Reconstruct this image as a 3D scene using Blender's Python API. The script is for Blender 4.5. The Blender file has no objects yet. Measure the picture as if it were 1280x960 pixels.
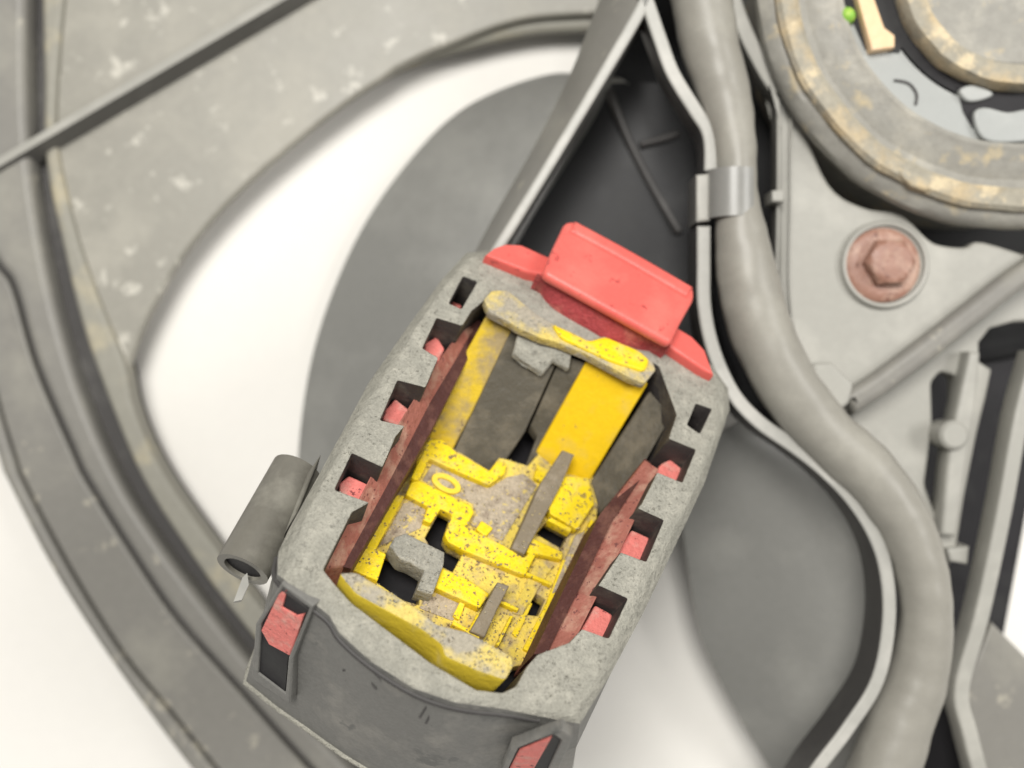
import bpy, bmesh, math, random
from mathutils import Vector, Matrix, noise as mnoise
random.seed(4)
C = bpy.context.scene.collection
S = bpy.context.scene

# ------------------------------------------------------------------ camera, light, exposure
F = 1300.0            # focal length in pixels of the 1280 px wide photograph
H = 0.234             # camera height above the table (m)
cam_d = bpy.data.cameras.new('camera'); cam = bpy.data.objects.new('camera', cam_d); C.objects.link(cam)
cam.location = (0, 0, H); cam_d.sensor_width = 36.0; cam_d.lens = 36.0 * F / 1280.0
cam_d.clip_start = 0.005; cam_d.clip_end = 20
cam_d.dof.use_dof = True; cam_d.dof.focus_distance = 0.154; cam_d.dof.aperture_fstop = 11
S.camera = cam
W = bpy.data.worlds.new('World'); S.world = W; W.use_nodes = True
W.node_tree.nodes['Background'].inputs[0].default_value = (1.0, 0.985, 0.955, 1)
W.node_tree.nodes['Background'].inputs[1].default_value = 0.25
def area(name, loc, target, size, power, col):
    l = bpy.data.lights.new(name, 'AREA'); l.shape = 'RECTANGLE'; l.size, l.size_y = size; l.energy = power; l.color = col
    o = bpy.data.objects.new(name, l); C.objects.link(o); o.location = loc
    o.rotation_euler = (Vector(target) - Vector(loc)).to_track_quat('-Z', 'Y').to_euler()
    return o
area('ceiling_lamp', (-0.06, 0.26, 0.78), (-0.01, 0.03, 0.0), (0.36, 0.30), 6.9, (1, 0.975, 0.93))
area('ceiling_lamp', (0.60, 0.12, 0.62), (0.02, 0, 0.03), (0.3, 0.3), 3.2, (1, 0.98, 0.95))
S.view_settings.view_transform = 'Standard'; S.view_settings.look = 'None'
S.view_settings.gamma = 1; S.view_settings.exposure = 0.04

# ------------------------------------------------------------------ geometry helpers
def ray(px, py): return Vector(((px - 640.0) / F, -(py - 480.0) / F, -1.0))
CAM = Vector((0, 0, H))
class Frame:
    def __init__(s, O, U, V):
        s.O = Vector(O); s.U = Vector(U).normalized(); s.N = s.U.cross(Vector(V)).normalized(); s.V = s.N.cross(s.U)
    def p3(s, px, py, d=0.0):
        r = ray(px, py); P = s.O + s.N * d
        return CAM + r * ((P - CAM).dot(s.N) / r.dot(s.N))
    def uv(s, px, py, d=0.0):
        q = s.p3(px, py, d) - s.O
        return (q.dot(s.U), q.dot(s.V))
    def to3(s, u, v, d): return s.O + s.U * u + s.V * v + s.N * d
    def matrix(s, d):
        m = Matrix.Identity(4)
        for i, a in enumerate((s.U, s.V, s.N)):
            for k in range(3): m[k][i] = a[k]
        o = s.O + s.N * d
        for k in range(3): m[k][3] = o[k]
        return m
G = Frame((0, 0, 0), (1, 0, 0), (0, 1, 0))       # the table; d is height in metres
mm = 0.001
def cr(pts, n=6, closed=False):
    """Catmull-Rom through tuples of any length"""
    out = []; N = len(pts)
    rng = range(N) if closed else range(N - 1)
    for i in rng:
        g = (lambda k: pts[k % N]) if closed else (lambda k: pts[max(0, min(N - 1, k))])
        p0, p1, p2, p3 = g(i - 1), g(i), g(i + 1), g(i + 2)
        for k in range(n):
            t = k / n
            out.append(tuple(0.5 * (2*b + (c - a)*t + (2*a - 5*b + 4*c - d)*t*t + (3*b - a - 3*c + d)*t**3) for a, b, c, d in zip(p0, p1, p2, p3)))
    if not closed: out.append(tuple(pts[-1]))
    return out
def rounded(pts, r=0.25, n=4, m=None):
    """round polygon corners: r is radius in the polygon's units"""
    out = []; N = len(pts)
    for i in range(N):
        a, b, c = Vector(pts[i - 1][:2]), Vector(pts[i][:2]), Vector(pts[(i + 1) % N][:2])
        la, lc = (a - b).length, (c - b).length
        k = min(r, 0.42 * la, 0.42 * lc)
        if la < 1e-6 or lc < 1e-6: continue
        p, q = b + (a - b) * (k / la), b + (c - b) * (k / lc)
        for j in range(n + 1):
            t = j / n
            out.append(tuple((1-t)**2 * p + 2*t*(1-t) * b + t*t * q))
    return out
def link(name, me, mat, parent=None, smooth=42):
    o = bpy.data.objects.new(name, me); C.objects.link(o)
    if mat: me.materials.clear(); me.materials.append(mat)
    me.polygons.foreach_set('use_smooth', [True] * len(me.polygons))
    if smooth: me.set_sharp_from_angle(angle=math.radians(smooth))
    if parent:
        root = parent
        off = Vector((0, 0, 0))
        while root: off += root.location; root = root.parent
        me.transform(Matrix.Translation(-off)); o.parent = parent
    return o
def plate(name, fr, outer, holes, d, thick, mat, parent=None, bevel=0.0, rnd=0, smooth=42, uvspace=False, side=None):
    """prism with holes; outline in photo pixels unprojected on the plane d of a frame; d is its top face"""
    cu = bpy.data.curves.new(name, 'CURVE'); cu.dimensions = '2D'; cu.fill_mode = 'BOTH'
    for poly in [outer] + list(holes):
        pts = [tuple(p[:2]) if uvspace else fr.uv(p[0], p[1], d) for p in poly]
        if rnd: pts = rounded(pts, rnd)
        sp = cu.splines.new('POLY'); sp.points.add(len(pts) - 1); sp.use_cyclic_u = True
        for q, p in zip(sp.points, pts): q.co = (p[0], p[1], 0, 1)
    cu.extrude = max(thick / 2 - bevel, 1e-6); cu.bevel_depth = bevel; cu.bevel_resolution = 2; cu.offset = -bevel
    tmp = bpy.data.objects.new('tmp', cu); C.objects.link(tmp)
    bpy.context.view_layer.update()
    me = bpy.data.meshes.new_from_object(tmp.evaluated_get(bpy.context.evaluated_depsgraph_get()))
    bpy.data.objects.remove(tmp); bpy.data.curves.remove(cu)
    me.transform(fr.matrix(d - thick / 2)); me.name = name
    o = link(name, me, mat, parent, smooth)
    if side:                                   # no dust on sides; wall sides also carry painted shade
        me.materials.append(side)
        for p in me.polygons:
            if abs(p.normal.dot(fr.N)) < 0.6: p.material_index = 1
    return o
def strip_outline(path, w=None):
    """outline (px) of a strip along path [(x,y,halfwidth)]"""
    L, R = [], []
    for i, p in enumerate(path):
        a = path[max(0, i - 1)]; b = path[min(len(path) - 1, i + 1)]
        t = Vector((b[0] - a[0], b[1] - a[1])).normalized(); h = w if w else p[2]
        L.append((p[0] - t.y * h, p[1] + t.x * h)); R.append((p[0] + t.y * h, p[1] - t.x * h))
    return L + R[::-1]
def wall(name, fr, path, d, height, mat, parent, w=None, n=6, bevel=0.0005, side=None):
    return plate(name, fr, strip_outline(cr(path, n), w), [], d, height, mat, parent, bevel, side=side)
def mesh(name, verts, faces, mat, parent=None, smooth=42, recalc=True):
    me = bpy.data.meshes.new(name); me.from_pydata([tuple(v) for v in verts], [], faces)
    if recalc:
        bm = bmesh.new(); bm.from_mesh(me); bmesh.ops.recalc_face_normals(bm, faces=bm.faces); bm.to_mesh(me); bm.free()
    me.update()
    return link(name, me, mat, parent, smooth)
def loft(name, rings, mat, parent=None, cap0=False, cap1=False, smooth=42):
    n = len(rings[0]); v = [p for r in rings for p in r]; f = []
    for k in range(len(rings) - 1):
        for i in range(n):
            j = (i + 1) % n
            f.append((k*n + i, k*n + j, (k+1)*n + j, (k+1)*n + i))
    if cap0: f.append(tuple(range(n))[::-1])
    if cap1: f.append(tuple((len(rings)-1)*n + i for i in range(n)))
    return mesh(name, v, f, mat, parent, smooth)
def slab(name, fr, pts, thick, mat, parent=None, direction=None, bevel=0.0):
    """polygon whose corners are (px,py,d), thickened along direction (default the frame's -N)"""
    top = [fr.p3(*p) for p in pts]; dv = (direction or -fr.N) * thick
    n = len(top); v = top + [p + dv for p in top]
    f = [tuple(range(n)), tuple(range(2*n - 1, n - 1, -1))] + [(i, i + n, (i+1) % n + n, (i+1) % n) for i in range(n)]
    o = mesh(name, v, f, mat, parent)
    if bevel:
        b = o.modifiers.new('bevel', 'BEVEL'); b.width = bevel; b.segments = 2; b.limit_method = 'ANGLE'
    return o
def tube(name, path, mat, parent=None, seg=20, caps=True, wob=0.0, inner=0.0):
    """path of (Vector, radius)"""
    rings = []; up = Vector((0, 0, 1))
    for i, (p, r) in enumerate(path):
        t = (path[min(len(path)-1, i+1)][0] - path[max(0, i-1)][0]).normalized()
        s = t.cross(up).normalized(); q = s.cross(t)
        ring = []
        for k in range(seg):
            a = 2*math.pi*k/seg
            rr = r * (1 + wob * mnoise.noise(Vector((math.cos(a)*1.2, math.sin(a)*1.2, i*0.35))))
            ring.append(p + (s*math.cos(a) + q*math.sin(a)) * rr)
        rings.append(ring)
    if inner:
        last, first = rings[-1], rings[0]
        ce, cs = path[-1][0], path[0][0]
        rings = rings + [[ce + (v - ce) * inner for v in last], [cs + (v - cs) * inner for v in first]]
    return loft(name, rings, mat, parent, caps and not inner, caps and not inner, 60)
def blade(name, fr, A, B, thick, bulge, mat, parent, m=14, n=5):
    """curved sheet between two edges given as (px,py,z); bulge lifts the middle"""
    a, b = cr(A, n), cr(B, n); k = min(len(a), len(b)); a, b = a[:k], b[:k]
    top = []
    for i in range(k):
        pa, pb = fr.p3(*a[i]), fr.p3(*b[i])
        for j in range(m + 1):
            t = j / m; p = pa.lerp(pb, t); p.z += bulge * math.sin(math.pi * t); top.append(p)
    nt = len(top); v = top + [p - Vector((0, 0, thick)) for p in top]; f = []
    w = m + 1
    for i in range(k - 1):
        for j in range(m):
            q = i*w + j
            f.append((q, q+1, q+w+1, q+w)); f.append((nt+q, nt+q+w, nt+q+w+1, nt+q+1))
    edge = [i*w for i in range(k)] + [(k-1)*w + j for j in range(1, w)] + [i*w + m for i in range(k-2, -1, -1)] + [j for j in range(m-1, 0, -1)]
    for i in range(len(edge)):
        e0, e1 = edge[i], edge[(i+1) % len(edge)]; f.append((e0, e1, nt+e1, nt+e0))
    return mesh(name, v, f, mat, parent, 50)
def empty(name, loc, label, cat):
    o = bpy.data.objects.new(name, None); C.objects.link(o); o.location = loc; o.empty_display_size = 0.01
    o['label'] = label; o['category'] = cat
    return o
def lathe(name, fr, px, py, prof, mat, parent, seg=48, smooth=42, jitter=None):
    """prof: list of (radius m, d)"""
    rings = []
    for r, d in prof:
        c = fr.p3(px, py, prof[0][1]) ; c = c - fr.N * (c - fr.O).dot(fr.N) + fr.N * d
        rings.append([c + fr.U * (r*math.cos(2*math.pi*k/seg)) + fr.V * (r*math.sin(2*math.pi*k/seg)) for k in range(seg)])
    return loft(name, rings, mat, parent, True, True, smooth)

# ------------------------------------------------------------------ materials
def lin(r, g, b):
    f = lambda c: (c/255/12.92) if c/255 <= 0.04045 else ((c/255 + 0.055)/1.055)**2.4
    return (f(r), f(g), f(b), 1)
def scl(c, k): return (c[0]*k, c[1]*k, c[2]*k, 1)
MATS = {}
def dusty(name, base, dust=None, amount=0.5, scale=120, fine=1500, bump=0.25, rough=0.6, speck=None, speck_amt=0.0, speck_scale=600, spec=0.35, grain=0.07, soft=0.04):
    """plastic with patches of dust, fine grain and optional specks; object coordinates in metres"""
    m = bpy.data.materials.new(name); m.use_nodes = True; nt = m.node_tree; N = nt.nodes; L = nt.links
    bs = N['Principled BSDF']; bs.inputs['Roughness'].default_value = rough; bs.inputs['Specular IOR Level'].default_value = spec
    tc = N.new('ShaderNodeTexCoord')
    def nz(sc, det=6, ro=0.6):
        n = N.new('ShaderNodeTexNoise'); n.inputs['Scale'].default_value = sc; n.inputs['Detail'].default_value = det; n.inputs['Roughness'].default_value = ro
        L.new(tc.outputs['Object'], n.inputs['Vector']); return n
    def ramp(n, lo, hi):
        r = N.new('ShaderNodeMapRange'); r.inputs[1].default_value = lo; r.inputs[2].default_value = hi; L.new(n.outputs['Fac'], r.inputs[0]); return r
    def mix(fac, a, b, mode='MIX'):
        x = N.new('ShaderNodeMix'); x.data_type = 'RGBA'; x.blend_type = mode
        if isinstance(fac, float): x.inputs[0].default_value = fac
        else: L.new(fac.outputs[0], x.inputs[0])
        for k, s in ((6, a), (7, b)):
            if isinstance(s, tuple): x.inputs[k].default_value = s
            else: L.new(s.outputs[2] if s.bl_idname == 'ShaderNodeMix' else s.outputs[0], x.inputs[k])
        return x
    big = nz(scale); f = nz(fine, 3, 0.7)
    dust = dust or scl(base, 1.6)
    w = 0.14
    col = mix(ramp(big, 0.5 + w - amount*0.3, 0.5 + w*2.2 - amount*0.3), base, dust)
    g = N.new('ShaderNodeMapRange'); g.inputs[1].default_value = 0.25; g.inputs[2].default_value = 0.75; g.inputs[3].default_value = 1 - grain; g.inputs[4].default_value = 1 + grain
    L.new(f.outputs['Fac'], g.inputs[0])
    col = mix(1.0, col, g, 'MULTIPLY')
    if speck:
        s = nz(speck_scale, 4, 0.65)
        col = mix(ramp(s, 0.70 - soft/2 - 0.2*speck_amt, 0.70 + soft/2 - 0.2*speck_amt), col, speck)
    L.new(col.outputs[2], bs.inputs['Base Color'])
    rr = N.new('ShaderNodeMapRange'); rr.inputs[3].default_value = rough - 0.12; rr.inputs[4].default_value = min(1, rough + 0.15)
    L.new(big.outputs['Fac'], rr.inputs[0]); L.new(rr.outputs[0], bs.inputs['Roughness'])
    bp = N.new('ShaderNodeBump'); bp.inputs['Strength'].default_value = bump; bp.inputs['Distance'].default_value = 0.0004
    f2 = nz(fine * 0.3, 2, 0.5); ad = N.new('ShaderNodeMath'); ad.operation = 'MULTIPLY_ADD'; ad.inputs[1].default_value = 1.6
    L.new(f2.outputs['Fac'], ad.inputs[0]); L.new(f.outputs['Fac'], ad.inputs[2])
    L.new(ad.outputs[0], bp.inputs['Height']); L.new(bp.outputs[0], bs.inputs['Normal'])
    MATS[name] = m
    return m
M_table = dusty('white_paper', (0.82, 0.80, 0.755, 1), (0.805, 0.785, 0.74, 1), 0.4, 14, 260, 0.01, 0.75, grain=0.012)
M_panel = dusty('dusty_panel', (0.275, 0.264, 0.228, 1), (0.335, 0.32, 0.275, 1), 0.55, 50, 500, 0.05, 0.40, (0.50, 0.48, 0.42, 1), 0.3, 170, grain=0.05, soft=0.09)
M_ring = dusty('dusty_ring', (0.215, 0.207, 0.187, 1), (0.265, 0.255, 0.223, 1), 0.5, 50, 500, 0.05, 0.38, (0.40, 0.375, 0.31, 1), 0.2, 150, grain=0.05, soft=0.08)
M_ringtan = dusty('tan_dust_ring', (0.27, 0.26, 0.22, 1), (0.42, 0.375, 0.265, 1), 0.4, 80, 500, 0.12, 0.5, grain=0.06)
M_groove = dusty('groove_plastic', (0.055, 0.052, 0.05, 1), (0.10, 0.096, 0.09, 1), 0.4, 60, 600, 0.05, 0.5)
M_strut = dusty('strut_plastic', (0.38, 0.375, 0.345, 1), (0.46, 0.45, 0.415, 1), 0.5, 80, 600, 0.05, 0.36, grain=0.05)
M_sideshade = dusty('side_shade', (0.13, 0.126, 0.117, 1), (0.17, 0.165, 0.153, 1), 0.5, 80, 600, 0.05, 0.45, grain=0.05)  # darker strut plastic that paints shade on side faces
M_blade = dusty('blade_plastic', (0.22, 0.218, 0.203, 1), (0.265, 0.262, 0.242, 1), 0.5, 40, 600, 0.03, 0.30, grain=0.04, spec=0.5)
M_black = dusty('black_shade', (0.012, 0.011, 0.013, 1), (0.03, 0.03, 0.03, 1), 0.4, 80, 900, 0.1, 0.6)
M_hubshade = dusty('hub_and_blade_shade', (0.024, 0.024, 0.025, 1), (0.038, 0.038, 0.038, 1), 0.4, 60, 600, 0.04, 0.5, spec=0.25)  # black hub plastic, also the painted shade of one blade
M_cable = dusty('cable_tape', (0.275, 0.263, 0.23, 1), (0.325, 0.312, 0.272, 1), 0.5, 60, 500, 0.05, 0.38, grain=0.05)
M_plate = dusty('bracket_plastic', (0.35, 0.343, 0.31, 1), (0.42, 0.41, 0.37, 1), 0.5, 60, 500, 0.04, 0.38, grain=0.04)
M_motor = dusty('motor_metal', (0.29, 0.28, 0.25, 1), (0.42, 0.40, 0.345, 1), 0.5, 70, 500, 0.35, 0.45, (0.48, 0.405, 0.27, 1), 0.35, 190, grain=0.12, soft=0.12)
M_motortan = dusty('motor_corrosion', (0.33, 0.305, 0.245, 1), (0.50, 0.40, 0.25, 1), 0.5, 110, 500, 0.7, 0.65, (0.62, 0.52, 0.35, 1), 0.45, 210, grain=0.16, soft=0.12)
M_disc = dusty('disc_plastic', (0.36, 0.372, 0.36, 1), (0.42, 0.43, 0.415, 1), 0.4, 60, 500, 0.03, 0.35, grain=0.03)
M_rust = dusty('rusty_steel', (0.30, 0.155, 0.11, 1), (0.44, 0.285, 0.215, 1), 0.55, 260, 1500, 0.4, 0.42, (0.18, 0.08, 0.055, 1), 0.3, 500, spec=0.6, grain=0.15)
M_house = dusty('dusty_housing', (0.315, 0.306, 0.262, 1), (0.39, 0.377, 0.322, 1), 0.6, 420, 2800, 0.9, 0.75, (0.23, 0.223, 0.192, 1), 0.34, 1300, grain=0.22, soft=0.12)
M_body = dusty('grey_body', (0.17, 0.167, 0.155, 1), (0.25, 0.24, 0.217, 1), 0.45, 110, 1400, 0.25, 0.5, (0.13, 0.13, 0.122, 1), 0.2, 120, grain=0.12)
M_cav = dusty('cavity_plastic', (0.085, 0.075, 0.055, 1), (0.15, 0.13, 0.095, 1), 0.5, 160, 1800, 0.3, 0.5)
M_yel = dusty('yellow_plastic', (0.83, 0.62, 0.012, 1), (0.74, 0.57, 0.10, 1), 0.46, 330, 2200, 0.4, 0.5, (0.24, 0.16, 0.07, 1), 0.42, 1150, grain=0.12)
M_yels = dusty('yellow_smooth', (0.72, 0.47, 0.006, 1), (0.62, 0.43, 0.05, 1), 0.3, 160, 1500, 0.12, 0.4, (0.28, 0.2, 0.08, 1), 0.02, 500)
M_yeld = dusty('yellow_grimy', (0.74, 0.57, 0.10, 1), (0.42, 0.33, 0.18, 1), 0.6, 300, 2200, 0.6, 0.65, (0.16, 0.105, 0.06, 1), 0.5, 1300)
M_yelg = dusty('yellow_soiled', (0.62, 0.43, 0.02, 1), (0.33, 0.25, 0.12, 1), 0.68, 170, 2200, 0.4, 0.6, (0.13, 0.085, 0.06, 1), 0.35, 420)
M_yedge = dusty('yellow_bare', (0.80, 0.60, 0.05, 1), (0.70, 0.55, 0.14, 1), 0.4, 240, 2200, 0.3, 0.55)
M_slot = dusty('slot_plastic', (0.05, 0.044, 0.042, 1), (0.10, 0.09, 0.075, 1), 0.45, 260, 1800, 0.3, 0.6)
M_ydust = dusty('yellow_under_dust', (0.66, 0.52, 0.15, 1), (0.37, 0.335, 0.265, 1), 0.85, 190, 2200, 0.8, 0.8, grain=0.25)
M_dirt = dusty('packed_dust', (0.45, 0.38, 0.285, 1), (0.27, 0.215, 0.165, 1), 0.5, 520, 2400, 0.9, 0.85, (0.66, 0.52, 0.17, 1), 0.45, 800, grain=0.28)
M_red = dusty('red_slider', (0.32, 0.115, 0.085, 1), (0.43, 0.24, 0.175, 1), 0.55, 300, 2200, 0.5, 0.6, (0.15, 0.05, 0.045, 1), 0.3, 1000)
M_pink = dusty('pink_plastic', (0.70, 0.125, 0.105, 1), (0.74, 0.165, 0.135, 1), 0.5, 70, 1500, 0.12, 0.36, (0.42, 0.07, 0.065, 1), 0.25, 420, grain=0.05, soft=0.06)
M_pinkshade = dusty('pink_shaded', (0.40, 0.06, 0.065, 1), (0.48, 0.13, 0.11, 1), 0.45, 320, 2300, 0.7, 0.65, grain=0.25)  # darker pink that paints the shaded face under the lever grip
M_maroon = dusty('maroon_gap_shade', (0.075, 0.026, 0.022, 1), (0.14, 0.06, 0.045, 1), 0.5, 300, 2200, 0.4, 0.6, grain=0.15)
M_pinkdust = dusty('pink_dusty', (0.78, 0.22, 0.19, 1), (0.72, 0.36, 0.30, 1), 0.4, 330, 2300, 0.6, 0.65, (0.25, 0.06, 0.06, 1), 0.3, 900)
M_metal = dusty('terminal_metal', (0.19, 0.155, 0.105, 1), (0.27, 0.225, 0.165, 1), 0.5, 300, 2400, 0.3, 0.5, (0.07, 0.055, 0.04, 1), 0.05, 700)
M_tube = dusty('tube_plastic', (0.15, 0.142, 0.12, 1), (0.235, 0.225, 0.19, 1), 0.5, 110, 900, 0.1, 0.38)
M_tan = dusty('tan_component', (0.78, 0.56, 0.34, 1), (0.82, 0.62, 0.42, 1), 0.4, 150, 900, 0.1, 0.45)
M_green = dusty('green_component', (0.25, 0.50, 0.07, 1), (0.70, 0.66, 0.14, 1), 0.5, 300, 900, 0.1, 0.4)

# ------------------------------------------------------------------ the setting
t = plate('table', G, [(-0.9, -0.9), (0.9, -0.9), (0.9, 0.9), (-0.9, 0.9)], [], 0, 0.02, M_table, uvspace=True)
t['kind'] = 'structure'

# ------------------------------------------------------------------ fan shroud
shroud = empty('fan_shroud', (-0.03, 0.0, 0.0), 'dusty grey plastic fan shroud with ribs, slots and cable channel', 'fan shroud')
Z = lambda v: v * mm
arc = cr([(160, 462), (172, 425), (192, 382), (230, 318), (300, 238), (400, 153), (494, 90), (587, 59), (666, 42), (740, 37)], 6)
panel_left = cr([(92, -260), (84, -60), (70, 60), (62, 170), (80, 280), (108, 370), (140, 440)], 5)
arcp = [p for p in arc if p[0] < 480] + cr([(494, 86), (535, 66), (569, 53), (619, 34), (669, 22), (750, 17)], 6)
plate('corner_panel', G, panel_left + arcp + [(790, -260)], [], Z(10), Z(3), M_panel, shroud, 0.0008)
# lip that runs under the panel along the opening
plate('opening_lip', G, cr([(400, 140), (470, 92), (569, 47), (619, 28), (669, 16), (750, 10)], 6) + cr([(400, 153), (494, 90), (587, 59), (666, 42), (750, 37)], 6)[::-1], [], Z(7.5), Z(3.0), M_ringtan, shroud, 0.0014)
# diagonal stiffening rib on the panel: a ridge with two sloping sides
rb = []
for (x, y) in ((-140, 304), (820, -258)):
    c = G.p3(x, y, Z(10)); u = Vector((0.50, 0.86, 0)).normalized()
    rb.append([c + u*0.0046 + Vector((0, 0, -0.001)), c + u*0.0036 + Vector((0, 0, 0.0048)), c - u*0.0002 + Vector((0, 0, 0.0052)), c - u*0.0030 + Vector((0, 0, -0.001))])
rbo = loft('panel_rib', rb, M_plate, shroud, True, True, 25)
rbo.data.materials.append(M_sideshade)  # paints shade on the lower side of the rib
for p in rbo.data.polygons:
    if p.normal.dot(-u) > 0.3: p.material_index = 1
# the round rim on the left: base band, ridges either side of a groove, outer lip
outer = [(-40, 420), (-22, 500), (0, 581), (9, 602), (62, 706), (125, 806), (187, 893), (250, 975), (340, 1080), (460, 1180)]
lipin = [(-18, 420), (-2, 500), (20, 572), (33, 606), (92, 716), (156, 818), (215, 890), (278, 968), (368, 1070), (480, 1165)]
ridgeL = [(-60, 250), (-30, 290), (0, 331), (19, 360), (47, 456), (94, 565), (112, 602), (175, 703), (225, 775), (300, 860), (380, 950), (470, 1045), (560, 1125)]
grL = [(36, -260), (32, -60), (31, 0), (31, 100), (36, 200), (50, 300), (72, 400), (103, 500), (148, 600), (200, 682), (262, 765), (330, 850), (420, 945), (510, 1035), (600, 1105)]
grR = [(58, -260), (54, -60), (52, 0), (54, 100), (56, 200), (76, 300), (100, 400), (135, 500), (178, 600), (235, 690), (290, 765), (350, 835), (440, 925), (530, 1008), (620, 1080)]
opening = [(92, -260), (84, -60), (74, 60), (70, 170), (92, 280), (122, 370), (155, 452), (165, 500), (186, 555), (219, 612), (275, 690), (340, 775), (400, 840), (470, 910), (560, 985), (650, 1050)]
plate('rim_band', G, cr(outer, 5) + cr(opening, 5)[::-1] + [(-160, -260), (-130, 200)], [], Z(7.8), Z(7.7), M_groove, shroud, 0.0008)
plate('rim_ridge', G, cr(grR, 5) + cr(opening, 5)[::-1], [], Z(11.5), Z(6), M_ringtan, shroud, 0.0011)
plate('rim_ridge', G, cr(ridgeL, 5) + cr(grL, 5)[::-1] + [(-150, -260), (-125, 150)], [], Z(13.5), Z(8), M_ring, shroud, 0.0016)
plate('rim_flange', G, cr(lipin, 5) + cr([(a - 4, b + 3) for a, b in ridgeL[1:]], 5)[::-1], [], Z(9.8), Z(4), M_ring, shroud, 0.0007)
plate('rim_lip', G, cr(outer, 5) + cr([(a - 4, b + 3) for a, b in lipin], 5)[::-1], [], Z(11), Z(6), M_ring, shroud, 0.0009)
# straight strut and the two walls of the cable channel; their side shade is painted in
wall('strut', G, [(905, -220, 9), (832, -60, 9), (803, 8, 8), (720, 150, 7), (640, 282, 7), (560, 410, 7), (500, 520, 7)], Z(46), Z(9), M_strut, shroud, bevel=0.0006, side=M_sideshade)
fl = cr([(845, -220, Z(35)), (770, -50, Z(35)), (737, 31, Z(35)), (712, 94, Z(35)), (672, 175, Z(35)), (622, 262, Z(35)), (588, 325, Z(35)), (520, 450, Z(35))], 4)
fr_ = cr([(898, -220, Z(45.2)), (824, -50, Z(45.2)), (796, 12, Z(45.2)), (750, 92, Z(45.2)), (702, 176, Z(45.2)), (652, 262, Z(45.2)), (614, 325, Z(45.2)), (540, 450, Z(45.2))], 4)
nf = len(fl); vv = [G.p3(*p) for p in fl] + [G.p3(*p) for p in fr_]
vv += [p - Vector((0, 0, 0.004)) for p in vv]
ff = []
for i in range(nf - 1):
    ff += [(i, i+1, nf+i+1, nf+i), (2*nf+i, 3*nf+i, 3*nf+i+1, 2*nf+i+1), (i, 2*nf+i, 2*nf+i+1, i+1), (nf+i, nf+i+1, 3*nf+i+1, 3*nf+i)]
ff += [(0, nf, 3*nf, 2*nf), (nf-1, 3*nf-1, 4*nf-1, 2*nf-1)]
mesh('strut_flank', vv, ff, M_ring, shroud)
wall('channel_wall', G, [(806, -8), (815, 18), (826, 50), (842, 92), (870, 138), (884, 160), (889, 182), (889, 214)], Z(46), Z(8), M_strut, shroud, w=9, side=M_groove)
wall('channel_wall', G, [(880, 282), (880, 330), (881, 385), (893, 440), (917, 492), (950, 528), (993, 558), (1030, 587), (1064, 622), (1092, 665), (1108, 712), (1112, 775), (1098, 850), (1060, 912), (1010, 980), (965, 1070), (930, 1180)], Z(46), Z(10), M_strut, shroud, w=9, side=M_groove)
# bracket that carries the bolt
motor_cut = cr([(920, -60), (938, 40), (969, 97), (1000, 150), (1037, 231), (1080, 259), (1127, 268), (1161, 299), (1180, 307), (1208, 309), (1232, 303), (1330, 335)], 5)
plate('bolt_bracket', G, [(902, -60)] + motor_cut + [(1330, 300), (1283, 340), (1180, 425), (1100, 487), (1060, 515), (1030, 505), (1010, 470), (990, 440), (974, 370), (974, 130), (958, 105), (930, 50)], [], Z(38), Z(4), M_plate, shroud, 0.0008)
wall('bracket_wall', G, [(908, -40), (918, 0), (935, 45), (962, 96), (978, 118), (981, 140), (981, 250), (980, 360), (990, 438), (1012, 478)], Z(39.6), Z(5), M_plate, shroud, w=10, side=M_sideshade)  # side colour darkened to stand for shade
wall('bracket_wall', G, [(1330, 312), (1270, 352), (1185, 418), (1105, 478), (1062, 505)], Z(41.5), Z(12), M_ring, shroud, w=15, bevel=0.0015)
# hooks that hold the cable
plate('hook', G, [(1015, 455), (1040, 452), (1068, 480), (1062, 505), (1040, 520), (1018, 495)], [], Z(45), Z(8), M_plate, shroud, 0.0008, rnd=0.0008)
plate('hook', G, [(965, 238), (980, 236), (980, 252), (965, 252)], [], Z(42), Z(6), M_plate, shroud, 0.0004)
plate('hook', G, [(1184, 686), (1212, 683), (1210, 706), (1188, 702)], [], Z(34), Z(6), M_plate, shroud, 0.0005)
# slotted panel at the right with its walls, and a black sheet added below to darken the gaps
plate('slotted_panel', G, [(1060, 520), (1105, 488), (1185, 425), (1283, 350), (1340, 330), (1340, 398), (1268, 402), (1238, 410), (1224, 428), (1224, 452), (1240, 462), (1232, 500), (1222, 540), (1206, 620), (1196, 684), (1188, 706), (1174, 690), (1140, 640), (1100, 600)],
      [rounded([(1164, 478), (1176, 464), (1196, 470), (1196, 505), (1186, 560), (1178, 620), (1170, 645), (1156, 606), (1166, 530)], 6)], Z(32), Z(5), M_plate, shroud, 0.0006)
wall('panel_bar', G, [(1219, 440, 7), (1210, 500, 11), (1198, 570, 12), (1186, 670, 10)], Z(36), Z(6), M_plate, shroud, bevel=0.0008)
wall('panel_wall', G, [(1300, 440), (1278, 520), (1256, 640), (1228, 770), (1203, 862), (1214, 920), (1236, 1010), (1262, 1160)], Z(38), Z(6), M_plate, shroud, w=10)
plate('panel_flange', G, [(1240, 778), (1420, 960), (1420, 1160), (1262, 1160), (1236, 1010), (1206, 862)], [], Z(26), Z(4), M_ring, shroud, 0.0006)
plate('gap_shade_sheet', G, [(880, -60), (1400, -60), (1400, 420), (1300, 560), (1250, 830), (1206, 1180), (930, 1180), (990, 1040), (1050, 930), (1090, 860), (1100, 760), (1080, 640), (1010, 560), (930, 500), (890, 400)], [], Z(11), Z(10.8), M_black, shroud, 0.001)
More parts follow.
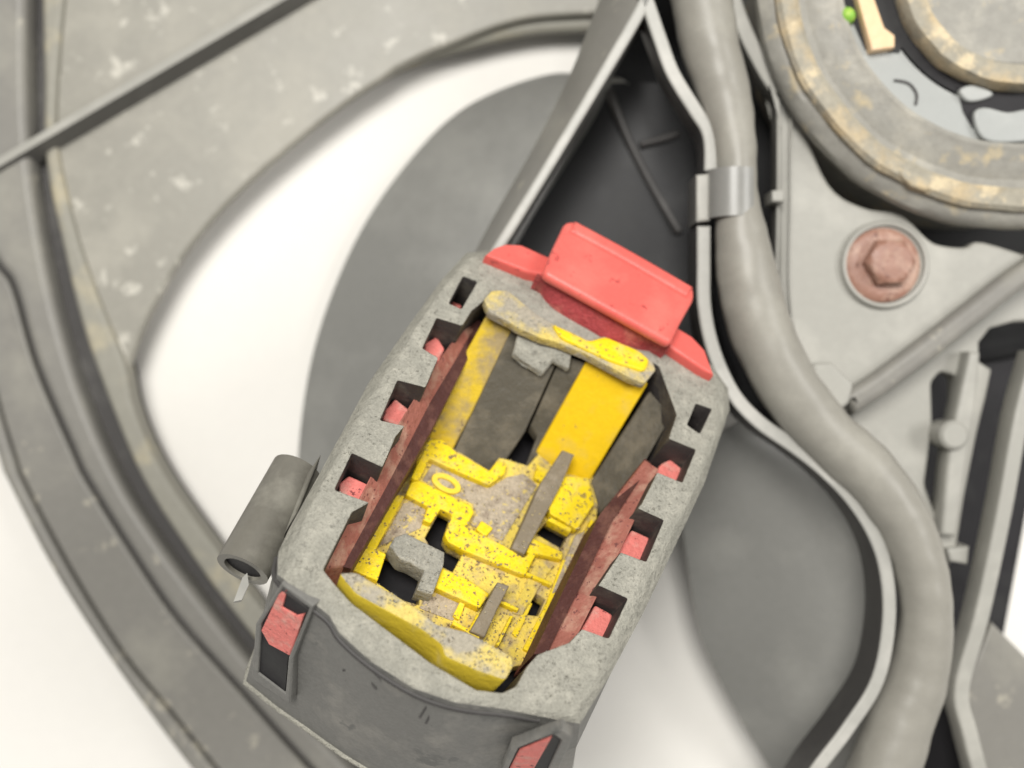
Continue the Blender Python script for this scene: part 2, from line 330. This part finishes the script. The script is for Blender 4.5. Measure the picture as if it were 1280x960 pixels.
# clip that holds the cable to the wall
cl = []
for (py) in (214, 274):
    ring = []
    for k in range(15):
        a = math.radians(188 - k * 9.6)
        c = G.p3(917, py, Z(46)); r = 0.0052
        ring.append(c + Vector((math.cos(a)*r*0.92, 0, math.sin(a)*r*0.85)))
    for k in range(14, -1, -1):
        a = math.radians(188 - k * 9.6)
        c = G.p3(917, py, Z(46)); r = 0.0045
        ring.append(c + Vector((math.cos(a)*r*0.92, 0, math.sin(a)*r*0.85)))
    cl.append(ring)
clip = loft('cable_clip', cl, M_blade, shroud, True, True, 40)
plate('clip_post', G, [(870, 218), (888, 216), (888, 276), (870, 278)], [], Z(47), Z(9), M_plate, shroud, 0.0006, side=M_sideshade)
lathe('boss', G, 1194, 544, [(0.0001, Z(37.6)), (0.0022, Z(37.6)), (0.0028, Z(37)), (0.0028, Z(31))], M_plate, shroud, 24)
lathe('boss', G, 1105, 331, [(0.0030, Z(38.3)), (0.0073, Z(38.3)), (0.0074, Z(39.2)), (0.0079, Z(39.3)), (0.0083, Z(38.9)), (0.0084, Z(37))], M_plate, shroud, 40)

# ------------------------------------------------------------------ bolt
B = G.p3(1105, 331, Z(38.6))
bolt = empty('mounting_bolt', B, 'rusty hexagon flange bolt screwed into the grey motor bracket', 'bolt')
lathe('washer', G, 1105, 331, [(0.001, Z(39.7)), (0.0052, Z(39.7)), (0.0064, Z(39.6)), (0.0070, Z(39.1)), (0.0070, Z(38.62))], M_rust, bolt, 40)
hexp = []
for d, r in ((39.5, 0.0043), (41.6, 0.0042), (42.2, 0.0040), (42.5, 0.0034), (42.35, 0.0012)):
    c = G.p3(1105, 331, Z(38.6)) + Vector((0.0002, 0.0002, 0)); c.z = Z(d)
    hexp.append([c + Vector((math.cos(2*math.pi*k/36), math.sin(2*math.pi*k/36), 0)) * (r * (0.97 / math.cos((2*math.pi*k/36) % (math.pi/3) - math.pi/6) if d < 42.1 else 0.98)) for k in range(36)])
loft('head', hexp, M_rust, bolt, False, True, 35)

# ------------------------------------------------------------------ motor
mc = (1270, -40)
mz = 46
P0 = G.p3(mc[0], mc[1], Z(mz)); k = (H - Z(mz)) / F
motor = empty('fan_motor', (P0.x, P0.y, Z(12)), 'round metal fan motor with corroded flange and open centre', 'motor')
GM = Frame((P0.x, P0.y, 0), (1, 0, 0), (0, 1, 0))
def mring(name, prof, mat, seg=96, parent=motor, wob=0.0):
    rings = []
    for r, d in prof:
        rr = []
        for i in range(seg):
            a = 2*math.pi*i/seg
            w = 1 + wob * (mnoise.noise(Vector((math.cos(a)*7, math.sin(a)*7, d))) + 1.3*mnoise.noise(Vector((math.cos(a)*3, math.sin(a)*3, 0.02*d))))
            rr.append(GM.to3(r*k*math.cos(a)*w, r*k*math.sin(a)*w, Z(d)))
        rings.append(rr)
    rings.append(rings[0])
    return loft(name, rings, mat, parent, False, False, 35)
mring('flange', [(296, 12), (296, 38), (318, 39.5), (322, 41), (320, 43), (310, 44.6), (303, 44.9), (290, 40), (288, 12)], M_motor, wob=0.006)
mring('corroded_ring', [(304, 40), (304, 46.2), (299, 47), (284, 47.2), (276, 46.4), (272, 44), (272, 40)], M_motortan, wob=0.008)
mring('flange_face', [(274, 38), (274, 44.5), (262, 43.8), (246, 45), (234, 45.4), (225, 46), (219, 45.6), (217, 43), (217, 36)], M_motor, wob=0.006)
mring('inner_disc', [(222, 37), (222, 44), (170, 44), (162, 38), (60, 36), (60, 34)], M_disc)
mring('shadow_ring', [(167, 38), (167, 44.15), (150, 44.15), (150, 36)], M_black)  # black ring put in as the shadow round the cap
cp = mring('cap', [(150, 34), (151, 45.5), (148, 47), (138, 47.6), (124, 47.3), (118, 46), (60, 45.8), (1, 45.8), (1, 34)], M_motor, wob=0.006)
mring('cap_rim', [(152, 44), (152.5, 46.4), (148, 48), (136, 48.4), (125, 48), (122, 46), (122, 44)], M_motortan, parent=cp, wob=0.01)
plate('brush_holder', G, [(1071, -6), (1092, -6), (1106, 34), (1119, 44), (1119, 59), (1090, 63)], [], Z(46.4), Z(5), M_tan, motor, 0.0004)
plate('window', G, [(1050, -10), (1140, -10), (1138, 40), (1124, 66), (1082, 62)], [], Z(44.3), Z(0.8), M_black, motor)
lathe('coil_end', G, 1062, 16, [(0.0003, Z(46.4)), (0.0011, Z(46)), (0.0016, Z(45)), (0.0016, Z(42))], M_green, motor, 20)
plate('slot', G, [(1196, 108), (1220, 104), (1255, 118), (1300, 120), (1300, 150), (1216, 160), (1205, 140)], [], Z(44.3), Z(0.8), M_black, motor)
plate('contact_tab', G, cr([(1218, 142), (1232, 134), (1260, 140), (1290, 138), (1300, 170), (1260, 178), (1228, 172)], 4, True), [], Z(45.4), Z(2), M_disc, motor, 0.0004)
plate('contact_tab', G, cr([(1200, 112), (1218, 106), (1242, 116), (1230, 124), (1210, 126)], 4, True), [], Z(45.4), Z(2), M_disc, motor, 0.0004)
pp = cr([(1118, 100, 1.6), (1136, 104, 1.6), (1146, 117, 1.6), (1145, 131, 1.6)], 5)
plate('moulded_arc', G, strip_outline(pp), [], Z(44.3), Z(0.8), M_groove, motor)
slab('crimp', G, [(1122, 215, Z(47.4)), (1132, 204, Z(47)), (1168, 226, Z(47)), (1160, 240, Z(47.4)), (1140, 232, Z(47.8))], 0.006, M_motortan, motor, bevel=0.0006)

# ------------------------------------------------------------------ fan
fan = empty('fan', (P0.x, P0.y, 0.001), 'dark grey fan wheel with wide curved blades below the struts', 'fan')
kh = (H - Z(17)) / F
hub = []
for r, d in ((40, 16), (405, 16), (420, 14.5), (428, 12), (428, 1)):
    hub.append([Vector((P0.x, P0.y, 0)) + Vector((r*kh*math.cos(a), r*kh*math.sin(a), Z(d))) for a in [2*math.pi*i/120 for i in range(120)]])
loft('hub', hub, M_hubshade, fan, True, True, 40)
blade('blade', G, [(760, 96, Z(12)), (735, 94, Z(10)), (690, 92, Z(8)), (620, 114, Z(6)), (560, 150, Z(5)), (500, 215, Z(5)), (450, 290, Z(5)), (410, 380, Z(5)), (385, 470, Z(5)), (372, 580, Z(5)), (378, 650, Z(6)), (400, 720, Z(7))],
      [(800, 130, Z(19)), (800, 150, Z(19)), (790, 180, Z(19)), (780, 210, Z(19)), (780, 260, Z(19)), (790, 310, Z(19)), (800, 360, Z(20)), (805, 410, Z(20)), (800, 470, Z(20)), (780, 540, Z(20)), (740, 620, Z(20)), (690, 700, Z(20))], 0.0022, 0.006, M_blade, fan, 18)
blade('blade', G, [(850, 560, Z(20)), (852, 640, Z(19)), (862, 720, Z(16)), (878, 800, Z(14)), (915, 880, Z(12)), (965, 965, Z(11)), (1040, 1080, Z(10))],
      [(940, 520, Z(22)), (1010, 560, Z(23)), (1080, 620, Z(24)), (1110, 700, Z(24)), (1120, 790, Z(24)), (1110, 890, Z(23)), (1085, 1060, Z(22))], 0.0022, 0.003, M_blade, fan, 18)
blade('shaded_blade', G, [(764, 104, Z(20)), (742, 150, Z(21)), (700, 218, Z(21)), (655, 290, Z(21)), (620, 370, Z(21)), (600, 450, Z(21))],
      [(860, 110, Z(22)), (885, 190, Z(22)), (890, 280, Z(22)), (892, 360, Z(22)), (885, 430, Z(22)), (880, 540, Z(22))], 0.002, 0.002, M_hubshade, fan, 12)  # near-black blade piece, its shade put into the colour
wall('hub_rib', G, [(762, 110, 5), (785, 170, 5), (815, 230, 5), (850, 290, 5)], Z(25), Z(6), M_groove, fan, bevel=0.0006)
wall('hub_rib', G, [(800, 180, 4), (830, 172, 5), (850, 165, 4)], Z(25), Z(5), M_groove, fan, bevel=0.0006)

# ------------------------------------------------------------------ cable
cpath = cr([(840, -230, 42, 40), (868, -60, 40, 44), (877, 0, 38, 44), (888, 60, 36, 44), (905, 120, 33, 44), (918, 180, 27, 45), (922, 240, 25, 46), (926, 290, 32, 46), (934, 345, 38, 46), (950, 410, 39, 46), (982, 478, 38, 46), (1030, 540, 37, 45), (1084, 590, 37, 45), (1126, 648, 35, 45), (1150, 710, 33, 45), (1157, 775, 32, 45), (1146, 845, 37, 44), (1124, 905, 40, 44), (1100, 980, 44, 44), (1075, 1090, 45, 43), (1055, 1220, 45, 40)], 8)
cab = tube('cable', [(G.p3(x, y, Z(z)), r * (H - Z(z)) / F) for x, y, r, z in cpath], M_cable, None, 28, True, 0.05)
cab['label'] = 'thick grey taped cable winding through the moulded channel past the bolt'; cab['category'] = 'cable'

# ------------------------------------------------------------------ connector
TILT = math.radians(36); tx, ty = 0.46, 0.888
Nn = Vector((math.sin(TILT)*tx, math.sin(TILT)*ty, math.cos(TILT)))
Vv = Vector((math.cos(TILT)*tx, math.cos(TILT)*ty, -math.sin(TILT)))
O = CAM + ray(640, 600) * 0.156
K = Frame(O, Vv.cross(Nn), Vv)
con = empty('connector', O - Nn*0.036, 'grey electrical connector with yellow insert and pink locking lever, caked in dust', 'connector')
rim = [(590,326),(612,322),(660,345),(740,388),(835,440),(880,462),(898,485),(900,520),(868,605),(820,690),(780,770),(750,840),(707,892),(665,884),(627,876),(570,868),(520,850),(470,818),(434,784),(422,760),(395,733),(372,712),(368,690),(378,655),(400,610),(440,545),(475,490),(520,410),(560,352)]
sil = [(583,316),(612,313),(668,340),(745,378),(838,430),(888,455),(910,485),(912,512),(880,605),(845,680),(803,768),(762,845),(725,905),(672,895),(628,886),(568,878),(516,860),(464,827),(425,792),(412,770),(385,748),(347,718),(348,690),(362,660),(385,618),(428,540),(460,480),(510,408),(552,350)]
DEEP = -0.034
r0 = [K.p3(x, y, -0.0003) for x, y in rim]
r1 = [K.p3(x, y, -0.0006 if 13 <= i <= 20 else (-0.0018 if i in (12, 21) else -0.0035)) for i, (x, y) in enumerate(sil)]
cen = sum(r1, Vector()) / len(r1)
r2 = [cen + (p - cen) * 1.025 + Nn * (DEEP*0.45) - K.V * (0.003 if (p - cen).dot(K.V) < -0.01 else 0) for p in r1]
r3 = [cen + (p - cen) * 1.03 + Nn * (DEEP + 0.0035) for p in r1]
foot = {23: (326, 800), 22: (311, 838), 21: (307, 853), 20: (345, 884), 19: (388, 914), 18: (430, 944), 17: (490, 980), 16: (560, 1010), 15: (630, 1022), 14: (680, 1012), 13: (706, 985), 12: (716, 960)}
for i, q in foot.items(): r3[i] = K.p3(q[0], q[1], DEEP)
for i in foot: r2[i] = r1[i].lerp(r3[i], 0.48)
body = loft('body', [r1, r2, r3], M_body, con, False, True, 35)
rm = [a.lerp(b, 0.5) + Nn*0.0004 for a, b in zip(r0, r1)]
loft('rim_chamfer', [[p - (p - cen).normalized()*0.0006 + Nn*0.0001 for p in r0], [p + Nn*0.0003 for p in r0], rm, r1], M_house, con, False, False, 80)
hole = [(612,370),(634,367),(668,394),(692,409),(738,430),(760,426),(800,442),(824,458),(846,518),(836,548),(870,562),(853,603),(822,590),(802,630),(797,635),(830,650),(808,702),(776,690),(748,732),(752,733),(785,748),(761,798),(728,786),(712,803),(672,818),(658,834),(645,858),(628,866),(595,862),(538,828),(490,792),(440,754),(420,732),(404,712),(440,640),(462,628),(418,612),(440,566),(478,584),(495,545),(506,532),(475,525),(497,475),(532,484),(548,447),(528,435),(546,397),(578,407),(590,388)]
slotA = [(579,345),(597,352),(577,386),(561,379)]
slotB = [(870,504),(890,511),(875,542),(859,531)]
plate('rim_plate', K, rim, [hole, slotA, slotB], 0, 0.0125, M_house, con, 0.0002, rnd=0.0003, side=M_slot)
plate('cavity_floor', K, [(x, y) for x, y in rim], [], -0.0225, 0.002, M_black, con)

# --- yellow insert
FD = -0.0165
ins = plate('insert', K, [(526,548),(552,540),(566,560),(612,588),(624,572),(634,574),(660,582),(690,548),(740,585),(748,628),(745,655),(722,705),(694,765),(668,828),(560,850),(430,735),(428,707),(480,620)],
      [[(551,636),(565,643),(556,672),(562,682),(579,691),(566,715),(552,708),(531,672)], [(685,650),(712,665),(702,686),(670,667)], [(670,741),(682,749),(673,770),(655,768)], [(482,690),(514,703),(527,712),(524,756),(503,750),(470,727)]],
      FD, 0.003, M_yeld, con, 0.0002)
RD = FD + 0.0016
def rib(poly, d=RD, th=0.0022, mat=M_yel, name='rib', bev=0.00022, rnd=0.0003):
    return plate(name, K, poly, [], d, th, mat, ins, bev, rnd)
rib([(526,560),(538,549),(553,549),(572,566),(612,588),(621,576),(634,579),(631,592),(612,606),(590,597),(537,573),(524,600),(514,600)])
rib([(514,602),(524,600),(588,631),(593,640),(583,658),(627,680),(655,697),(664,688),(671,692),(657,719),(648,716),(580,688),(560,677),(556,668),(565,643),(551,636),(539,654),(529,650),(535,633),(507,618)])
rib([(486,618),(506,619),(470,686),(483,692),(472,726),(440,712),(433,706),(458,664)])
rib([(551,709),(585,724),(612,742),(600,760),(583,752),(537,731)], d=RD + 0.0004)
rib([(697,594),(736,597),(743,630),(722,662),(688,642),(681,625)], d=RD + 0.0006)
rib([(663,671),(704,690),(703,699),(658,690)])
rib([(602,650),(617,660),(607,671),(595,661)], d=RD - 0.0006)
rib([(672,580),(688,588),(680,603),(668,597)], d=RD - 0.0004)
rib([(640,792),(660,752),(666,754),(646,797)], d=RD - 0.0012, bev=0.0001)
rib([(704,698),(713,704),(668,818),(654,811),(684,752)], d=RD - 0.0008, bev=0.0001)
rib([(566,770),(576,750),(582,753),(574,775)], d=RD - 0.0008, bev=0.0001)
rib([(720,668),(735,662),(700,738),(690,742)], d=RD - 0.0006, mat=M_dirt)
rib([(668,706),(676,699),(692,707),(672,738),(654,770),(640,766)], d=RD - 0.0012, mat=M_yeld, bev=0.0001)
for a, b, w_, d_ in (((640,690),(677,606),2.0,0.0), ((656,716),(690,730),2.0,-0.0004), ((566,778),(600,796),2.2,0.0), ((612,745),(648,762),2.0,-0.0003), ((741,650),(702,734),2.4,0.0), ((686,648),(714,663),2.6,0.0006), ((534,560),(516,598),2.0,0.0003), ((598,768),(580,802),1.8,0.0), ((640,770),(622,806),1.8,-0.0002)):
    plate('thin_wall', K, strip_outline([(a[0], a[1], w_), (b[0], b[1], w_)]), [], RD + d_, 0.002, M_yel, ins, 0.0001)
# packed dust in the pockets
rib([(541,579),(588,600),(612,610),(634,596),(655,592),(672,606),(628,676),(588,656),(596,640),(590,629),(528,600)], d=FD + 0.0002, th=0.0012, mat=M_dirt, name='dust_bed', bev=0.0001)
rib([(508,622),(533,636),(526,660),(508,668),(490,676),(473,684)], d=FD + 0.0002, th=0.0012, mat=M_dirt, name='dust_bed', bev=0.0001)
rib([(540,736),(582,754),(566,776),(524,760)], d=FD + 0.0002, th=0.0012, mat=M_dirt, name='dust_bed', bev=0.0001)
# raised figure 0
c0 = K.uv(557, 606, FD)
def oval(a, b, ang, n=28): return [(c0[0] + math.cos(ang)*x - math.sin(ang)*y, c0[1] + math.sin(ang)*x + math.cos(ang)*y) for x, y in [(a*math.cos(2*math.pi*i/n), b*math.sin(2*math.pi*i/n)) for i in range(n)]]
plate('figure_zero', K, oval(0.0026, 0.0016, 0.0), [oval(0.0016, 0.0007, 0.0)], FD + 0.0007, 0.0010, M_yedge, ins, 0.0001, uvspace=True)
# grey tower between the pockets
tw = plate('tower', K, [(487,682),(494,671),(507,666),(556,690),(555,705),(541,743),(521,737),(530,714),(514,704),(500,699)], [], FD + 0.0034, 0.0045, M_house, ins, 0.0003, rnd=0.0002)
# upper slabs and bays
slab('slab', K, [(612,386,-0.002),(646,402,-0.002),(596,505,-0.0135),(566,562,-0.0165),(530,545,-0.0165),(560,480,-0.010)], 0.002, M_yelg, ins, bevel=0.0003)
slab('slab', K, [(736,445,-0.0016),(811,478,-0.0016),(738,600,-0.0165),(700,590,-0.0163),(670,564,-0.0163)], 0.002, M_yels, ins, bevel=0.0003)
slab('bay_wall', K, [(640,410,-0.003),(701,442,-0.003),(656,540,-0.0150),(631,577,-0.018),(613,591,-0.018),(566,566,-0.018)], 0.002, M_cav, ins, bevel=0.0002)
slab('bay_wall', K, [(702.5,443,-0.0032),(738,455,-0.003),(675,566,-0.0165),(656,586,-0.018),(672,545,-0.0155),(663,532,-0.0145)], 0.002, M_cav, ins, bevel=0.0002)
slab('dust_ledge', K, [(650,408,-0.001),(690,426,-0.001),(716,438,-0.001),(712,462,-0.0036),(692,450,-0.0028),(678,468,-0.0046),(655,452,-0.0044),(641,442,-0.0036)], 0.0012, M_house, ins, bevel=0.0003)
plate('insert_rim', K, [(605,374),(615,363),(635,363),(670,392),(690,404),(737,425),(756,420),(800,438),(816,452),(820,462),(806,479),(788,472),(732,442),(698,428),(676,422),(672,420),(646,409),(640,404),(612,390)], [], 0.0006, 0.0018, M_ydust, ins, 0.0002, rnd=0.0004, side=M_ydust)
rib([(690,404),(737,426),(757,420),(800,438),(813,450),(806,464),(762,450),(736,438),(702,422)], d=0.0012, th=0.002, bev=0.0004, rnd=0.0008, name='rim_edge')
plate('insert_lip', K, [(424,716),(445,715),(470,730),(525,762),(545,780),(585,790),(640,820),(642,832),(632,850),(597,838),(556,820),(553,806),(530,788),(482,762),(445,742)], [], 0.0012, 0.020, M_ydust, ins, 0.0003, rnd=0.0006, side=M_yedge)
# lower inner wall of the housing round the lip
# --- terminals
tm1 = slab('terminal', K, [(703,562,FD+0.005),(718,568,FD+0.005),(701,607,FD+0.0034),(656,693,FD+0.0024),(639,685,FD+0.0024),(676,603,FD+0.0034)], 0.004, M_metal, ins, bevel=0.0002)
tm2 = slab('terminal', K, [(622,727,FD+0.004),(637,732,FD+0.004),(621,763,FD+0.003),(606,797,FD+0.0022),(587,789,FD+0.0022),(606,757,FD+0.003)], 0.004, M_metal, ins, bevel=0.0002)
# --- red sliders with their teeth
sl = slab('slider', K, [(588,396,-0.007),(604,402,-0.007),(532,536,-0.0075),(434,708,-0.008),(402,712,-0.004),(440,640,-0.004),(496,532,-0.004),(552,445,-0.004)], 0.010, M_red, con, bevel=0.0003)
for poly in ([(532,428),(546,420),(556,436),(549,452),(530,440)], [(482,512),(494,498),(512,512),(505,535),(478,524)], [(424,604),(436,594),(462,606),(458,632),(424,615)], [(566,376),(578,382),(574,388),(562,381)]):
    plate('tooth', K, poly, [], -0.0055, 0.006, M_pinkdust, sl, 0.0003, rnd=0.0004)
sr = slab('slider', K, [(806,574,-0.0035),(824,586,-0.0035),(775,690,-0.0035),(716,806,-0.0035),(668,818,-0.007),(708,738,-0.0065),(752,645,-0.006)], 0.012, M_red, con, bevel=0.0003)
for poly in ([(826,580),(838,574),(856,588),(850,606),(820,592)], [(782,672),(790,662),(812,672),(806,704),(772,690)], [(738,768),(744,756),(766,768),(758,800),(726,788)]):
    plate('tooth', K, poly, [], -0.0055, 0.006, M_pinkdust, sr, 0.0003, rnd=0.0004)
slab('slider_gap_shade', K, [(594,399,-0.0064),(607,405,-0.0068),(538,540,-0.0078),(439,711,-0.0083),(421,706,-0.0066),(518,530,-0.0060)], 0.008, M_maroon, sl)  # maroon strip, painted shade of the gap beside the slider
slab('slider_gap_shade', K, [(806,573,-0.0052),(814,579,-0.0040),(766,650,-0.0044),(720,744,-0.0046),(684,816,-0.0050),(667,818,-0.0064),(705,736,-0.0060),(750,643,-0.0056)], 0.008, M_maroon, sr)
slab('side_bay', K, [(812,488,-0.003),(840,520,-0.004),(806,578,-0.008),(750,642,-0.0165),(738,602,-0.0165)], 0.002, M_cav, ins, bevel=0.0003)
# --- pink locking lever
base = [(607,318),(618,309),(632,304),(652,305),(690,322),(840,404),(866,420),(882,437),(893,468),(880,462),(838,434),(830,428),(750,384),(676,343),(660,340)]
lever = plate('lever', K, base, [], 0.0022, 0.0045, M_pink, con, 0.0006)
lowA = cr([(672,342), (712,362), (755,384), (800,408), (838,431)], 5)
lowB = cr([(668,348), (690,379), (737,408), (780,430), (836,437)], 5)
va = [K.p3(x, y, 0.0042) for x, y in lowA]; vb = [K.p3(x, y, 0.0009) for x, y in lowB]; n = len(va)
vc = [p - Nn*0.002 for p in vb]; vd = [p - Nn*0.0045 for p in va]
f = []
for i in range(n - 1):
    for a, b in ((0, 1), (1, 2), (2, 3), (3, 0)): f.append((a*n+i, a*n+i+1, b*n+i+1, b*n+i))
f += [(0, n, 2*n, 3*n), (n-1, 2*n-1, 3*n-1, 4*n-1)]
mesh('lever_root', va + vb + vc + vd, f, M_pinkshade, lever)
grip = plate('grip', K, [(678,341),(690,312),(707,276),(722,275),(868,358),(869,372),(852,402),(839,430)], [], 0.0062, 0.0022, M_pink, lever, 0.0009, rnd=0.0012)
wall('grip_edge', K, [(716,281), (790,321), (864,364)], 0.0068, 0.0022, M_pink, lever, w=8, bevel=0.0009)
# --- open tube clipped to the side
d0 = -0.012
ta, tb = K.p3(372, 588, d0), K.p3(303, 712, d0)
path = [(ta.lerp(tb, i/6), 0.0040) for i in range(7)]
tb_o = tube('side_tube', path, M_tube, con, 24, True, 0.0, 0.72)
slab('tube_arm', K, [(385,590,-0.008),(402,566,-0.008),(372,640,-0.008),(355,668,-0.008)], 0.006, M_tube, con, bevel=0.0004)
slab('table_glimpse', K, [(303,722,-0.013),(309,716,-0.013),(311,731,-0.013),(302,750,-0.013),(292,752,-0.013)], 0.0006, M_strut, con)  # pale sliver added for the table glimpsed through a gap
bd = (tb - ta).normalized()
tube('bore_shade_plug', [(ta + bd*0.001, 0.00284), (tb - bd*0.0006, 0.00284)], M_black, con, 20)  # black plug added to darken the hollow end
# --- seam below the rim and lip at the foot of the body
tube('seam', [(Vector(p), 0.00042) for p in cr([tuple(r1[i].lerp(r2[i], 0.10)) for i in range(22, 12, -1)], 4)], M_groove, con, 8)
tube('foot_lip', [(Vector(p), 0.0005) for p in [tuple(r3[i]) for i in range(23, 16, -1)]], M_house, con, 8)
# --- windows in the corners of the body with pink latches behind
def from3(a, b, c):
    return Frame(a, b - a, c - a)
def window(i0, i1, outer, inner, latch, up=0.0):
    fr = from3(r1[i0], r1[i1], r3[i1])
    if (fr.N.dot(CAM - fr.O)) < 0: fr = from3(r1[i1], r1[i0], r3[i0])
    fr.O = fr.O + fr.N * up
    w = plate('latch_window', fr, outer, [inner], 0.0007, 0.0016, M_body, con, 0.0003)
    plate('recess', fr, inner, [], 0.0003, 0.0012, M_black, w)
    for l in latch: plate('latch', fr, l, [], 0.0006, 0.0008, M_pinkdust, w, 0.0002)
window(21, 20, [(351,729),(391,758),(366,823),(362,880),(314,848),(319,780)], [(354,735),(386,760),(360,822),(356,868),(322,842),(326,780)], [[(348,742),(358,738),(352,760),(370,770),(380,768),(362,820),(336,806),(326,788)]])
window(12, 13, [(702,912),(716,922),(690,985),(618,985),(640,935)], [(690,918),(702,926),(678,978),(628,978),(648,936)], [[(650,938),(690,922),(660,975),(630,975)]], 0.0025)
# --- moulded marks on the end wall
from mathutils.bvhtree import BVHTree
me_b = body.data; off = con.location
bvh = BVHTree.FromPolygons([v.co + off for v in me_b.vertices], [tuple(p.vertices) for p in me_b.polygons])
def on_body(x, y):
    hit = bvh.ray_cast(CAM, ray(x, y).normalized())
    return hit[0] if hit[0] else None
for pth in ([(428,838,1.5),(448,840,1.8),(462,852,1.6),(470,862,1.2)], [(440,829,1.3),(458,833,1.8),(472,845,1.6),(480,856,1.2)], [(432,850,1.2),(446,852,1.6),(458,864,1.4)], [(532,905,1.6),(540,890,1.6),(548,878,1.4)], [(524,898,1.4),(533,884,1.6),(540,874,1.4)], [(540,908,1.2),(549,893,1.5),(556,884,1.2)]):
    pp = cr(pth, 4); ol = strip_outline(pp); k_ = len(ol) // 2
    pts = [on_body(x, y) for x, y in ol]
    if any(p is None for p in pts): continue
    nv = (CAM - pts[0]).normalized()
    L_, R_ = pts[:k_], pts[k_:][::-1]
    v = [p + nv*0.00025 for p in L_] + [p + nv*0.00025 for p in R_] + [p - nv*0.0003 for p in L_] + [p - nv*0.0003 for p in R_]
    f = []
    for i in range(k_ - 1):
        f += [(i, i+1, k_+i+1, k_+i), (i, 2*k_+i, 2*k_+i+1, i+1), (k_+i, k_+i+1, 3*k_+i+1, 3*k_+i)]
    f += [(0, k_, 3*k_, 2*k_), (k_-1, 3*k_-1, 4*k_-1, 2*k_-1)]
    mesh('moulded_mark', v, f, M_groove, con)

# ------------------------------------------------------------------ loose dirt lying on the connector
bpy.context.view_layer.update()
dg = bpy.context.evaluated_depsgraph_get()
def crumbs(name, n, box, names, r0_, r1_, m_, parent):
    v, f = [], []; tries = 0
    while len(f) < n * 8 and tries < n * 12:
        tries += 1
        x, y = random.uniform(box[0], box[2]), random.uniform(box[1], box[3])
        ok, loc, nor, idx, ob, mx = S.ray_cast(dg, CAM, ray(x, y).normalized())
        if not ok or ob.name.split('.')[0] not in names: continue
        if mnoise.noise(loc * 260) < random.uniform(-0.35, 0.35): continue
        if nor.dot(Nn) < 0.5: continue
        r = random.uniform(r0_, r1_) * random.uniform(0.6, 1.0); b = len(v)
        q = Matrix.Rotation(random.uniform(0, 6.28), 3, Vector((random.random(), random.random(), random.random() + 0.1)).normalized())
        for d in ((1,0,0), (-1,0,0), (0,1,0), (0,-1,0), (0,0,1), (0,0,-1)):
            v.append(loc + nor * r * 0.3 + q @ (Vector(d) * r * random.uniform(0.6, 1.3)))
        f += [(b+i, b+j, b+k2) for i in (0, 1) for j in (2, 3) for k2 in (4, 5)]
    o = mesh(name, v, f, m_, parent, None); o['kind'] = 'stuff'
    return o
crumbs('grit', 420, (430, 530, 760, 850), ('insert', 'rib', 'dust_bed', 'thin_wall', 'insert_lip'), 0.00010, 0.00026, M_metal, ins)
crumbs('dust_crumbs', 300, (430, 530, 760, 850), ('insert', 'rib', 'dust_bed', 'insert_lip', 'terminal'), 0.00010, 0.00030, M_ydust, ins)
crumbs('dust_crumbs', 700, (360, 310, 915, 900), ('rim_plate', 'tower', 'insert_rim', 'insert_lip', 'dust_ledge'), 0.00010, 0.00026, M_house, con)
